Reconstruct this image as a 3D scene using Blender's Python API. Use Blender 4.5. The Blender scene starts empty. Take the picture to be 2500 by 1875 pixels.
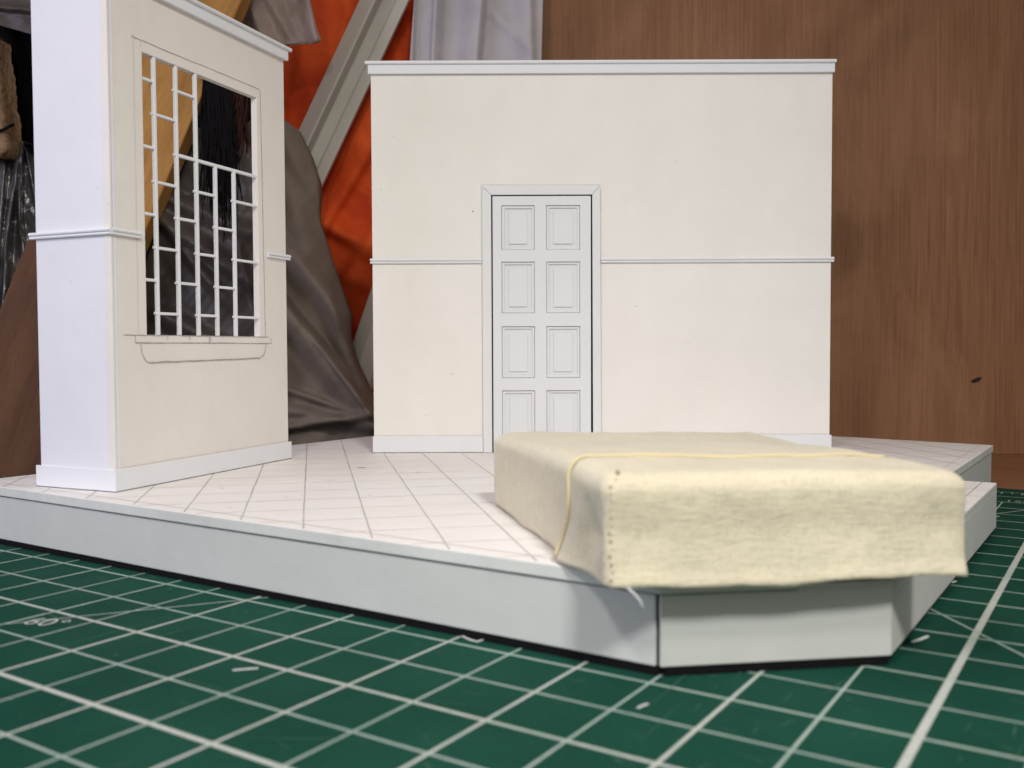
import bpy, bmesh, math, random
import numpy as np
from mathutils import Vector, Matrix

# ------------------------------------------------------------------ units
# every length below is written in half-inch squares of the cutting mat; S turns them into metres
S = 0.0127
SC = bpy.context.scene
COL = SC.collection
random.seed(7)
rng = np.random.default_rng(7)

# ------------------------------------------------------------------ camera
FPX, CH = 2340.0, 4.0148
PITCH, ROLL = -math.atan((937.5 - 848.0) / FPX), 0.004
def rot():
    cp, sp = math.cos(PITCH), math.sin(PITCH); cr, sr = math.cos(ROLL), math.sin(ROLL)
    return np.array([[1,0,0],[0,cp,-sp],[0,sp,cp]]) @ np.array([[cr,0,sr],[0,1,0],[-sr,0,cr]])
RM = rot()
cam_d = bpy.data.cameras.new('camera'); cam = bpy.data.objects.new('camera', cam_d); COL.objects.link(cam)
M = Matrix.Identity(4)
for i in range(3):
    M[i][0] = RM[i,0]; M[i][1] = RM[i,2]; M[i][2] = -RM[i,1]
M[2][3] = CH * S
cam.matrix_world = M
cam_d.sensor_width = 36; cam_d.lens = FPX / 2500 * 36
cam_d.clip_start = 0.005; cam_d.clip_end = 20
cam_d.dof.use_dof = True; cam_d.dof.focus_distance = 23.5 * S; cam_d.dof.aperture_fstop = 27
SC.camera = cam

def ray(px, py):
    return RM @ np.array([(px - 1250) / FPX, 1, -(py - 937.5) / FPX])
def on_z(px, py, Z):
    d = ray(px, py); return np.array([0, 0, CH]) + d * ((Z - CH) / d[2])
def on_y(px, py, Y):
    d = ray(px, py); return np.array([0, 0, CH]) + d * (Y / d[1])

# ------------------------------------------------------------------ world and lamps
W = bpy.data.worlds.new('World'); SC.world = W; W.use_nodes = True
W.node_tree.nodes['Background'].inputs[0].default_value = (1.0, 0.92, 0.88, 1)
W.node_tree.nodes['Background'].inputs[1].default_value = 0.42
def area(name, loc, target, size, power, color, size_y=None, spread=180):
    l = bpy.data.lights.new(name, 'AREA'); l.size = size * S; l.energy = power; l.color = color
    l.spread = math.radians(spread)
    if size_y: l.shape = 'RECTANGLE'; l.size_y = size_y * S
    o = bpy.data.objects.new(name, l); COL.objects.link(o)
    o.location = Vector(loc) * S
    o.rotation_euler = (Vector(target) - Vector(loc)).to_track_quat('-Z', 'Y').to_euler()
    return o
area('desk_lamp_light', (8, -13, 28), (2.0, 12.5, 1), 4.5, 0.315, (1.0, 0.985, 0.95), spread=76)
area('head_lamp_light', (-6, -1, 18.5), (1, 12, 1), 2.2, 0.27, (1.0, 0.98, 0.93))
area('window_light', (-34, 5, 12), (-8, 20, 5), 14, 0.70, (0.70, 0.70, 1.0))
SC.view_settings.view_transform = 'Standard'; SC.view_settings.look = 'None'
SC.view_settings.exposure = 0; SC.view_settings.gamma = 1; SC.view_settings.use_curve_mapping = False

# ------------------------------------------------------------------ materials
def nodes(name):
    m = bpy.data.materials.new(name); m.use_nodes = True
    nt = m.node_tree; b = nt.nodes['Principled BSDF']
    return m, nt, b
def N(nt, t, **kw):
    n = nt.nodes.new(t)
    for k, v in kw.items():
        if k in n.inputs: n.inputs[k].default_value = v
        else: setattr(n, k, v)
    return n
def coords(nt, scale=(1,1,1), rotz=0.0, rot=(0,0,0)):
    tc = N(nt, 'ShaderNodeTexCoord'); mp = N(nt, 'ShaderNodeMapping')
    mp.inputs['Scale'].default_value = tuple(s / S for s in scale)
    # rotate first, then stretch
    mp0 = N(nt, 'ShaderNodeMapping'); mp0.inputs['Rotation'].default_value = (rot[0], rot[1], rot[2] + rotz)
    nt.links.new(tc.outputs['Object'], mp0.inputs[0]); nt.links.new(mp0.outputs[0], mp.inputs[0])
    return mp.outputs[0]
def ramp(nt, src, stops):
    r = N(nt, 'ShaderNodeValToRGB'); e = r.color_ramp.elements
    e[0].position, e[0].color = stops[0][0], (*stops[0][1], 1)
    e[1].position, e[1].color = stops[-1][0], (*stops[-1][1], 1)
    for p, c in stops[1:-1]:
        x = e.new(p); x.color = (*c, 1)
    nt.links.new(src, r.inputs[0]); return r.outputs[0]
def noise(nt, vec, scale, detail=4, rough=.55, dist=0):
    n = N(nt, 'ShaderNodeTexNoise'); n.inputs['Scale'].default_value = scale
    n.inputs['Detail'].default_value = detail; n.inputs['Roughness'].default_value = rough; n.inputs['Distortion'].default_value = dist
    nt.links.new(vec, n.inputs['Vector']); return n.outputs['Fac']
def mix(nt, a, b, fac, mode='MIX'):
    m = N(nt, 'ShaderNodeMix', data_type='RGBA', blend_type=mode)
    for s, v in ((0, fac), (6, a), (7, b)):
        if isinstance(v, (int, float)): m.inputs[s].default_value = v
        elif isinstance(v, tuple): m.inputs[s].default_value = (*v, 1)
        else: nt.links.new(v, m.inputs[s])
    return m.outputs[2]
def bump(nt, b, src, dist, strength=1.0):
    n = N(nt, 'ShaderNodeBump'); n.inputs['Distance'].default_value = dist * S; n.inputs['Strength'].default_value = strength
    nt.links.new(src, n.inputs['Height']); nt.links.new(n.outputs[0], b.inputs['Normal'])

def mat_paper(name, c, var=.035, rough=.75, specks=True, grime=None):
    m, nt, b = nodes(name)
    v = coords(nt)
    n1 = noise(nt, v, .55, 5, .6)
    lo = tuple(x * (1 - var) for x in c); hi = tuple(min(1, x * (1 + var * .6)) for x in c)
    col = ramp(nt, n1, [(.3, lo), (.7, hi)])
    if grime:
        g = noise(nt, coords(nt, (1, 1, .35)), 1.1, 6, .7)
        col = mix(nt, col, grime, ramp(nt, g, [(.52, (0,0,0)), (.78, (.5,.5,.5))]))
    if specks:
        s = noise(nt, v, 9, 2, .5)
        col = mix(nt, col, (.38,.33,.27), ramp(nt, s, [(.765, (0,0,0)), (.80, (.55,.55,.55))]))
    nt.links.new(col, b.inputs['Base Color']); b.inputs['Roughness'].default_value = rough
    b.inputs['Specular IOR Level'].default_value = .25
    ad = N(nt, 'ShaderNodeMath', operation='MULTIPLY_ADD'); nt.links.new(noise(nt, v, .9, 4, .5), ad.inputs[0]); ad.inputs[1].default_value = 9.0; nt.links.new(noise(nt, v, 20, 3, .6), ad.inputs[2])
    bump(nt, b, ad.outputs[0], .006, .5)
    return m
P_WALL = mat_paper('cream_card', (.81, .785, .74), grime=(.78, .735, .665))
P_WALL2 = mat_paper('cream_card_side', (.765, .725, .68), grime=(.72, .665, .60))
P_TRIM = mat_paper('white_styrene', (.75, .76, .785), .02, specks=False)
P_DOOR = mat_paper('door_card', (.73, .74, .76), .02, specks=False)
P_COL = mat_paper('white_card', (.75, .75, .785), .025)
P_FLOOR = mat_paper('floor_card', (.80, .765, .735), .03, .6, grime=(.76, .71, .665))
P_SKIRT = mat_paper('grey_white_card', (.535, .55, .52), .03, grime=(.58, .59, .57))
P_EDGE = mat_paper('card_cut_edge', (.62, .64, .60), .12, .85, specks=False, grime=(.50, .51, .47))
def mat_plain(name, c, rough=.6, spec=.3, **kw):
    m, nt, b = nodes(name); b.inputs['Base Color'].default_value = (*c, 1)
    b.inputs['Roughness'].default_value = rough; b.inputs['Specular IOR Level'].default_value = spec
    return m
def mat_pencil(name, c, keep=.5):
    m, nt, b = nodes(name); b.inputs['Roughness'].default_value = .6
    g = noise(nt, coords(nt), 22, 3, .7)
    nt.links.new(ramp(nt, g, [(.35, c), (.75, tuple(min(1, x + (.75 - x) * keep) for x in c))]), b.inputs['Base Color'])
    return m
PENCIL = mat_pencil('pencil', (.24, .22, .20), .6)
PENCIL_DARK = mat_pencil('pencil_heavy', (.10, .095, .09), .35)
PENCIL_FAINT = mat_pencil('pencil_faint', (.62, .57, .53), .6)
FLOOR_LINE = mat_pencil('pencil_floor', (.33, .31, .29), .6)
FLOOR_FAINT = mat_pencil('pencil_faint_floor', (.70, .655, .61), .8)
BLACK = mat_plain('black_board', (.006, .006, .007), .8, .1)
GAP = mat_plain('shadow_gap_board', (.03, .03, .03), .9, .1)

def mat_canvas(name, c1, c2):
    m, nt, b = nodes(name)
    v = coords(nt, (1, 1, 1), rot=(0, 0, -.145))
    big = noise(nt, v, .8, 4, .6)
    col = ramp(nt, big, [(.3, c2), (.68, c1)])
    # woven threads: one family runs along the cloth, the other up it, both uneven
    weft = noise(nt, coords(nt, (.20, 1.0, 1.0), rot=(0, 0, -.145)), 22, 3, .7)
    warp = noise(nt, coords(nt, (1.0, .5, .20), rot=(0, 0, -.145)), 23, 3, .7)
    mm = N(nt, 'ShaderNodeMath', operation='ADD'); nt.links.new(weft, mm.inputs[0]); nt.links.new(warp, mm.inputs[1])
    col = mix(nt, col, tuple(x * .78 for x in c2), ramp(nt, mm.outputs[0], [(.86, (.36,.36,.36)), (1.04, (0,0,0))]))
    s = noise(nt, v, 3.6, 2, .5)
    col = mix(nt, col, (.28, .22, .11), ramp(nt, s, [(.755, (0,0,0)), (.80, (.55,.55,.55))]))
    nt.links.new(col, b.inputs['Base Color']); b.inputs['Roughness'].default_value = .95
    b.inputs['Specular IOR Level'].default_value = .1; b.inputs['Sheen Weight'].default_value = .25
    ad = N(nt, 'ShaderNodeMath', operation='ADD'); nt.links.new(mm.outputs[0], ad.inputs[0])
    nz = noise(nt, v, 2.6, 4, .6); k = N(nt, 'ShaderNodeMath', operation='MULTIPLY'); nt.links.new(nz, k.inputs[0]); k.inputs[1].default_value = 1.6
    nt.links.new(k.outputs[0], ad.inputs[1])
    bump(nt, b, ad.outputs[0], .014, 1.0)
    return m
CANVAS = mat_canvas('unbleached_canvas', (.67, .607, .450), (.60, .542, .400))
CANVAS_SEAM = mat_plain('canvas_thread', (.62, .53, .33), .9, .1)
STITCH_SHADE = mat_plain('brown_stitch_shade', (.34, .27, .15), .9, .1)

def mat_wood(name, stops, grain=(9, 9, .35), scale=2.2, rough=.5, rot=(0,0,0), pores=True, spec=.35, contrast=.5):
    m, nt, b = nodes(name)
    v = coords(nt, grain, rot=rot)
    n1 = noise(nt, v, scale, 6, .62, .4)
    col = ramp(nt, n1, stops)
    v2 = coords(nt, (.35, .35, .06), rot=rot)
    n2 = noise(nt, v2, 1.0, 3, .5)
    dark = tuple(x * .62 for x in stops[0][1])
    col = mix(nt, col, dark, ramp(nt, n2, [(.42, (0,0,0)), (.75, (.55,.55,.55))]))
    v4 = coords(nt, (.22, .22, .10), rot=rot)
    col = mix(nt, col, tuple(min(1, x*1.25) for x in stops[-1][1]), ramp(nt, noise(nt, v4, 1.0, 4, .6, 1.2), [(.45, (0,0,0)), (.72, (.45,.45,.45))]))
    if pores:
        v3 = coords(nt, (30, 30, 1.1), rot=rot)
        n3 = noise(nt, v3, 1.6, 3, .6)
        col = mix(nt, col, dark, ramp(nt, n3, [(.55, (0,0,0)), (.72, (contrast,)*3)]))
    nt.links.new(col, b.inputs['Base Color']); b.inputs['Roughness'].default_value = rough
    b.inputs['Specular IOR Level'].default_value = spec
    bump(nt, b, n1, .02, .3)
    return m
PLY = mat_wood('plywood_veneer', [(.22, (.205, .086, .034)), (.5, (.315, .152, .072)), (.8, (.40, .215, .115))], grain=(9, 9, .22), scale=1.3, rough=.6)
PLANK = mat_wood('raw_plank', [(.25, (.30, .135, .03)), (.5, (.44, .22, .055)), (.8, (.52, .29, .085))], grain=(1.8, 1.8, .22), scale=1.6, rough=.8, rot=(0, -.39, 0), contrast=.75)
BENCH = mat_wood('bench_wood', [(.25, (.20, .085, .04)), (.55, (.27, .125, .06)), (.8, (.31, .15, .08))], grain=(.3, 3, 3), scale=1.5, rough=.5)

def mat_mat():
    m, nt, b = nodes('green_mat')
    v = coords(nt)
    col = ramp(nt, noise(nt, v, .35, 5, .6), [(.3, (.006, .042, .028)), (.7, (.011, .064, .043))])
    fine = noise(nt, v, 18, 3, .7)
    col = mix(nt, col, (.018, .09, .06), ramp(nt, fine, [(.5, (0,0,0)), (.8, (.6,.6,.6))]))
    # dry scuffs and old cuts
    sc = noise(nt, coords(nt, (.6, 3.5, 1), rotz=.9), 3.0, 6, .75)
    ms = noise(nt, coords(nt), .42, 2, .5)
    f = N(nt, 'ShaderNodeMath', operation='MULTIPLY')
    nt.links.new(ramp(nt, sc, [(.58, (0,0,0)), (.78, (.55,.55,.55))]), f.inputs[0]); nt.links.new(ramp(nt, ms, [(.50, (0,0,0)), (.66, (.8,.8,.8))]), f.inputs[1])
    col = mix(nt, col, (.22, .30, .26), f.outputs[0])
    sp = noise(nt, v, 5.5, 2, .5)
    col = mix(nt, col, (.25, .36, .30), ramp(nt, sp, [(.74, (0,0,0)), (.79, (.7,.7,.7))]))
    nt.links.new(col, b.inputs['Base Color']); b.inputs['Roughness'].default_value = .6
    b.inputs['Specular IOR Level'].default_value = .03
    bump(nt, b, noise(nt, v, 30, 3, .7), .012, .5)
    return m
MAT_GREEN = mat_mat()
def mat_print(name, c, worn):
    m, nt, b = nodes(name)
    g = noise(nt, coords(nt), 14, 4, .75); g2 = noise(nt, coords(nt), .5, 3, .6)
    a = mix(nt, c, (.06, .17, .12), ramp(nt, g, [(.5, (0,0,0)), (.8, (worn,)*3)]))
    a = mix(nt, a, (.10, .26, .19), ramp(nt, g2, [(.5, (0,0,0)), (.75, (.55,)*3)]))
    nt.links.new(a, b.inputs['Base Color']); b.inputs['Roughness'].default_value = .6
    return m
SCORE = mat_plain('knife_score', (.06, .14, .10), .7, .1)
PRINT_BOLD = mat_print('print_bold', (.47, .49, .45), .6)
PRINT = mat_print('print_thin', (.36, .44, .39), .6)

def mat_sheet(name, c1, c2, rough=.4, spec=.5, sc=.5, trans=0, sheen=0, bmp=.05, coat=0):
    m, nt, b = nodes(name)
    v = coords(nt)
    nt.links.new(ramp(nt, noise(nt, v, sc, 5, .6, .6), [(.3, c1), (.72, c2)]), b.inputs['Base Color'])
    b.inputs['Roughness'].default_value = rough; b.inputs['Specular IOR Level'].default_value = spec
    if coat: b.inputs['Coat Weight'].default_value = coat; b.inputs['Coat Roughness'].default_value = .15
    bump(nt, b, noise(nt, v, 1.1, 5, .6, .8), bmp * 2, .6)
    return m
ORANGE = mat_sheet('orange_tarp', (.50, .040, .010), (.86, .14, .028), .7, .12, .3, bmp=.03)
BAG = mat_sheet('grey_brown_film', (.145, .115, .09), (.21, .168, .132), .8, .15, .3, bmp=.02)
BAG_DARK = mat_sheet('dark_film', (.060, .048, .042), (.098, .078, .066), .45, .4, .3, bmp=.015)
FLAP = mat_sheet('mauve_film', (.25, .19, .165), (.38, .29, .25), .5, .4, .6, bmp=.05)
PALE = mat_sheet('pale_film', (.42, .40, .42), (.56, .53, .55), .5, .4, .3, bmp=.05)
RAILM = mat_sheet('off_white_plastic', (.46, .43, .37), (.54, .51, .45), .55, .35, .3, bmp=.01)
SHINE = mat_sheet('clear_glossy_film', (.05, .048, .05), (.12, .115, .115), .22, .7, .4, bmp=.05, coat=.3)
CLOTHB = mat_plain('black_cloth', (.004, .004, .005), 1, .05)
HAIRB = mat_plain('black_fibre', (.007, .006, .007), .9, .1)
HAIRR = mat_plain('brown_fibre', (.035, .013, .009), .8, .15)
BARK = mat_sheet('tan_cork', (.16, .095, .05), (.36, .24, .15), .9, .1, 1.2, bmp=.3)
ROOM = mat_sheet('dim_room_wall', (.025, .02, .018), (.045, .036, .03), .9, .1, .1)
SCRAP = mat_plain('paper_scrap', (.70, .70, .68), .8, .2)
KNOTM = mat_plain('dark_knot', (.02, .015, .012), .6, .3)

# ------------------------------------------------------------------ building helpers
class MB:
    def __init__(s): s.v = []; s.f = []; s.m = []
    def add(s, verts, faces, mi=0):
        o = len(s.v); s.v += [tuple(map(float, p)) for p in verts]
        s.f += [tuple(i + o for i in f) for f in faces]; s.m += [mi] * len(faces); return s
    def box(s, o, a, b, c, mi=0):
        """box from corner o along the three edge vectors a, b, c"""
        o, a, b, c = (np.array(x, float) for x in (o, a, b, c))
        if np.dot(np.cross(a, b), c) < 0: a, b = b, a
        p = [o, o+a, o+a+b, o+b, o+c, o+a+c, o+a+b+c, o+b+c]
        return s.add(p, [(3,2,1,0),(4,5,6,7),(0,1,5,4),(1,2,6,5),(2,3,7,6),(3,0,4,7)], mi)
    def prism(s, poly, z0, z1, mi=0, cap=True):
        n = len(poly); A = sum(poly[i][0]*poly[(i+1)%n][1]-poly[(i+1)%n][0]*poly[i][1] for i in range(n))
        if A < 0: poly = poly[::-1]
        p = [(x, y, z0) for x, y in poly] + [(x, y, z1) for x, y in poly]
        f = [(i, (i+1)%n, (i+1)%n+n, i+n) for i in range(n)] + [tuple(range(n-1,-1,-1)), tuple(range(n, 2*n))]
        return s.add(p, f, mi)
    def tube(s, pts, r, mi=0, seg=6, r_end=None):
        pts = [np.array(p, float) for p in pts]; n = len(pts); vs = []; fs = []
        for i, p in enumerate(pts):
            t = pts[min(i+1, n-1)] - pts[max(i-1, 0)]; t /= np.linalg.norm(t) + 1e-9
            a = np.cross(t, (0.13, .9, .31)); a /= np.linalg.norm(a) + 1e-9; b = np.cross(t, a)
            rr = r if r_end is None else r + (r_end - r) * i / (n - 1)
            for k in range(seg):
                th = 2*math.pi*k/seg; vs.append(p + rr*(math.cos(th)*a + math.sin(th)*b))
        for i in range(n-1):
            for k in range(seg): fs.append((i*seg+k, i*seg+(k+1)%seg, (i+1)*seg+(k+1)%seg, (i+1)*seg+k))
        fs.append(tuple(range(seg-1,-1,-1))); fs.append(tuple(range((n-1)*seg, n*seg)))
        return s.add(vs, fs, mi)
    def build(s, name, mats, parent=None, bevel=0, smooth=False, origin=None):
        me = bpy.data.meshes.new(name); v = np.array(s.v)
        if parent is not None: off = np.array(parent['_o'])
        elif origin is not None: off = np.array(origin, float)
        else: off = np.array([v[:,0].mean(), v[:,1].mean(), v[:,2].min()])
        me.from_pydata([tuple(x) for x in (v - off) * S], [], s.f)
        if not isinstance(mats, (list, tuple)): mats = [mats]
        for m in mats: me.materials.append(m)
        me.polygons.foreach_set('material_index', s.m); me.update()
        if smooth: me.polygons.foreach_set('use_smooth', [True] * len(me.polygons))
        o = bpy.data.objects.new(name, me); COL.objects.link(o)
        if parent is not None:
            o.parent = parent
            o['_o'] = tuple(off)
        else:
            o.location = Vector(off) * S; o['_o'] = tuple(off)
        if bevel:
            b = o.modifiers.new('bevel', 'BEVEL'); b.width = bevel * S; b.segments = 2; b.limit_method = 'ANGLE'; b.angle_limit = math.radians(40)
        TMP.append(o)
        return o
TMP = []
def thing(name, label, cat, loc, group=None):
    o = bpy.data.objects.new(name, None); COL.objects.link(o); o.empty_display_size = .01
    o.location = Vector(loc) * S; o['_o'] = tuple(float(x) for x in loc); TMP.append(o)
    o['label'] = label; o['category'] = cat; o['kind'] = 'thing'
    if group: o['group'] = group
    return o
def tag(o, label, cat, group=None, kind=None):
    if label: o['label'] = label
    if cat: o['category'] = cat
    if group: o['group'] = group
    if kind: o['kind'] = kind
    return o
class Frame:
    """local frame of an upright card: s along it, n towards the viewer, z up"""
    def __init__(s, p0, p1, flip=1):
        s.o = np.array([p0[0], p0[1], 0.0]); d = np.array([p1[0]-p0[0], p1[1]-p0[1], 0.0]); s.len = np.linalg.norm(d)
        s.u = d / s.len; s.n = np.array([s.u[1], -s.u[0], 0]) * flip
    def p(s, a, n, z): return s.o + s.u*a + s.n*n + np.array([0, 0, z])
    def box(s, mb, a0, a1, n0, n1, z0, z1, mi=0):
        return mb.box(s.p(a0, n0, z0), s.u*(a1-a0), s.n*(n1-n0), (0, 0, z1-z0), mi)
    def line(s, mb, a0, z0, a1, z1, w, n, mi=0, steps=1, wob=0.0):
        """pencil stroke drawn on the card as a hair-thin strip"""
        d = np.array([a1-a0, z1-z0]); L = np.linalg.norm(d); d = d/L; q = np.array([-d[1], d[0]]) * w/2
        steps = max(steps, 1); V = []; F = []
        for i in range(steps+1):
            t = i/steps; o = (random.random()-.5)*wob if 0 < i < steps else 0
            c = np.array([a0, z0]) + d*L*t + np.array([-d[1], d[0]])*o; k = .75 + .5*random.random()
            V += [s.p(c[0]+q[0]*k, n, c[1]+q[1]*k), s.p(c[0]-q[0]*k, n, c[1]-q[1]*k)]
        for i in range(steps): F.append((2*i, 2*i+1, 2*i+3, 2*i+2))
        nn = np.cross(np.array(V[1])-V[0], np.array(V[2])-V[0])
        if np.dot(nn, s.n) < 0: F = [f[::-1] for f in F]
        return mb.add(V, F, mi)
def card_grid(mb, fr, xs, zs, holes, n0, n1, mi=0):
    """upright card with rectangular holes; shared vertices so that no seams show"""
    nx, nz = len(xs)-1, len(zs)-1; idx = {}
    def vid(i, j, k):
        if (i, j, k) not in idx:
            idx[(i,j,k)] = len(mb.v); mb.v.append(tuple(fr.p(xs[i], (n0, n1)[k], zs[j])))
        return idx[(i,j,k)]
    def face(*q):
        mb.f.append(tuple(q)); mb.m.append(mi)
    solid = lambda i, j: 0 <= i < nx and 0 <= j < nz and (i, j) not in holes
    for i in range(nx):
        for j in range(nz):
            if not solid(i, j): continue
            face(vid(i,j,1), vid(i+1,j,1), vid(i+1,j+1,1), vid(i,j+1,1))
            face(vid(i,j+1,0), vid(i+1,j+1,0), vid(i+1,j,0), vid(i,j,0))
            if not solid(i-1,j): face(vid(i,j,0), vid(i,j,1), vid(i,j+1,1), vid(i,j+1,0))
            if not solid(i+1,j): face(vid(i+1,j,1), vid(i+1,j,0), vid(i+1,j+1,0), vid(i+1,j+1,1))
            if not solid(i,j-1): face(vid(i,j,0), vid(i+1,j,0), vid(i+1,j,1), vid(i,j,1))
            if not solid(i,j+1): face(vid(i,j+1,1), vid(i+1,j+1,1), vid(i+1,j+1,0), vid(i,j+1,0))
def isect(p, d, q, e):
    A = np.array([[d[0], -e[0]], [d[1], -e[1]]]); t = np.linalg.solve(A, np.array(q[:2]) - np.array(p[:2]))
    return np.array(p[:2]) + np.array(d[:2]) * t[0]

# ------------------------------------------------------------------ the bench, the mat, the room behind
bb = MB(); bb.box((-60, -12, -2.1), (120, 0, 0), (0, 58, 0), (0, 0, 2)); 
tag(bb.build('bench', BENCH), None, None, kind='structure')
rw = MB(); rw.box((-70, 46, -30), (150, 0, 0), (0, 1, 0), (0, 0, 90)); tag(rw.build('room_wall', ROOM), None, None, kind='structure')

MA, MO = -.5767, np.array([-9.2645, 18.3915]); MU = np.array([math.cos(MA), math.sin(MA)]); MV = np.array([math.sin(MA), -math.cos(MA)])
def muv(u, v, z=0.0):
    p = MO + MU*u + MV*v; return np.array([p[0], p[1], z])
mat = thing('cutting_mat', 'green self healing cutting mat printed with a pale grid, under the white model', 'cutting mat', muv(6, 0))
mb = MB(); u0, u1, v0, v1 = -14.0, 34.0, -19.65, 17.0
mb.prism([tuple(muv(a, b)[:2]) for a, b in ((u0, v0), (u1, v0), (u1, v1), (u0, v1))], -.1, 0.0)
mb.build('mat_sheet', MAT_GREEN, mat, bevel=.03)
g = MB()
def mline(a, b, w, z, mi):
    a, b = muv(*a, z), muv(*b, z); d = (b-a)/np.linalg.norm(b-a); q = np.array([-d[1], d[0], 0])*w/2
    g.add([a-q, b-q, b+q, a+q], [(0,1,2,3)], mi)
UE = 30
for v in range(-18, 15):
    bold = v % 2 == 0
    w = .060 if v >= 2 and bold else .052 if bold else .040
    if v in (4, 14): w = .075
    mline((-12, v), (UE, v), w, .003, 0 if bold and v > 0 or v in (4,) else 1)
for u in range(-12, UE+1):
    bold = u % 2 == 0; w = .05 if bold else .038
    if u == 16: w = .10
    if u == 6: w = .06
    mline((u, -17.15 if u == 16 else -17), (u, 14.4), w, .006, 0 if bold and u > 5 else 1)
mline((-12, -18.85), (UE, -18.85), .05, .003, 1)
for k in range(-40, 66):
    u = 15.06 + .25*k
    if u < UE: mline((u, -18.80), (u, -18.80 + (.34 if k % 2 else .22)), .035, .008, 1)
mline((13.0, -8.0), (18.5, -1.2), .04, .009, 1)
mline((12.0, -9.6), (17.6, -20.5+1.2), .04, .010, 1)
mline((4.0, 2.85), (7.4, -2.1), .034, .011, 1)
g.build('printed_grid', [PRINT_BOLD, PRINT], mat)
def letters(name, txt, pos, base_dir, size, parent, m, z=.012, shear=0):
    c = bpy.data.curves.new(name, 'FONT'); c.body = txt; c.size = 1; c.extrude = 0; c.offset = 0; c.resolution_u = 4; c.shear = shear
    o = bpy.data.objects.new('tmp', c); COL.objects.link(o); bpy.context.view_layer.update()
    me = bpy.data.meshes.new_from_object(o.evaluated_get(bpy.context.evaluated_depsgraph_get())); bpy.data.objects.remove(o)
    bd = np.array(base_dir)/np.linalg.norm(base_dir); up = np.array([-bd[1], bd[0]])
    k = MB(); k.add([(pos[0]+bd[0]*v.co.x*size+up[0]*v.co.y*size, pos[1]+bd[1]*v.co.x*size+up[1]*v.co.y*size, z) for v in me.vertices], [tuple(p.vertices) for p in me.polygons])
    return k.build(name, m, parent)
ks = MB()
for i in range(150):
    c = np.array([random.uniform(-9, 12), random.uniform(7.5, 22) if i % 3 else random.uniform(7.5, 13)]); an = random.choice((MA, MA+math.pi/2, random.uniform(0, 3.1))) + random.gauss(0, .08)
    if i < 70: c = np.array([random.gauss(4.6, 1.7), random.gauss(9.0, .9)])
    l = random.uniform(.05, .5) if i < 100 else random.uniform(.4, 2.2); d = np.array([math.cos(an), math.sin(an)])*l/2; q = np.array([-d[1], d[0]])/l*2*random.uniform(.003, .009)
    ks.add([(*(c-d), .014), (*(c+q), .014), (*(c+d), .014), (*(c-q), .014)], [(0, 3, 2, 1)])
ks.build('knife_scores', SCORE, mat)['kind'] = 'stuff'
a, b = on_z(48, 1524, 0), on_z(172, 1536, 0)
letters('printed_number', '60°', a[:2], (b-a)[:2], .48, mat, PRINT_BOLD)
a = muv(15.02, -17.05); letters('printed_number', '150', a[:2], MU, .42, mat, PRINT)
dd = MB(); c = muv(15.13, -15.0+.45)
dd.add([tuple(c + .07*np.array([math.cos(t), math.sin(t), 0]) + np.array([0,0,.012])) for t in np.linspace(0, 2*math.pi, 13)[:-1]], [tuple(range(12))]); dd.build('printed_dot', PRINT, mat)

# ------------------------------------------------------------------ stage platform
F0, ZS = 1.2, 1.07
A = np.array([-10.567, 19.622]); B = np.array([1.794, 11.516]); C = np.array([4.762, 11.926]); D = np.array([10.377, 20.433])
dAB = (B-A)/np.linalg.norm(B-A); dBC = (C-B)/np.linalg.norm(C-B); dCD = (D-C)/np.linalg.norm(D-C)
inCD = np.array([-dCD[1], dCD[0]])                                   # towards the inside, away from the right
K1, K2 = np.array([-11.186, 20.833]), np.array([-4.376, 30.62]); R1, R2 = np.array([10.026, 29.857]), np.array([13.529, 26.962])
dK = (K2-K1)/np.linalg.norm(K2-K1); dR = (R2-R1)/np.linalg.norm(R2-R1)
Ap = isect(A, dAB, K1, dK); Bk = isect(K1, dK, R1, dR); Rc = R2
Cm = isect(Rc, dCD, B, dBC)                                          # where the recessed right edge meets the front corner face
plat = thing('stage_platform', 'white card stage floor with pencil plank lines on a low platform', 'model stage', (0, 20, 0))
floor_poly = [Ap, B, Cm, Rc, Bk]
def inset(poly, d):
    n = len(poly); out = []; c = sum(np.array(p) for p in poly)/n
    for i in range(n):
        p0, p1, p2 = (np.array(poly[(i+k) % n]) for k in (-1, 0, 1)); a = (p1-p0)/np.linalg.norm(p1-p0); b = (p2-p1)/np.linalg.norm(p2-p1)
        na, nb = np.array([-a[1], a[0]]), np.array([-b[1], b[0]])
        if np.dot(c-p1, na) < 0: na = -na
        if np.dot(c-p1, nb) < 0: nb = -nb
        out.append(isect(p0+na*d, a, p1+nb*d, b))
    return out
f = MB(); f.prism([tuple(p) for p in inset(floor_poly, -.035)], 1.02, F0)
f.m[:5] = [1]*5
f.build('floor_board', [P_FLOOR, P_EDGE], plat, bevel=.012)
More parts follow.
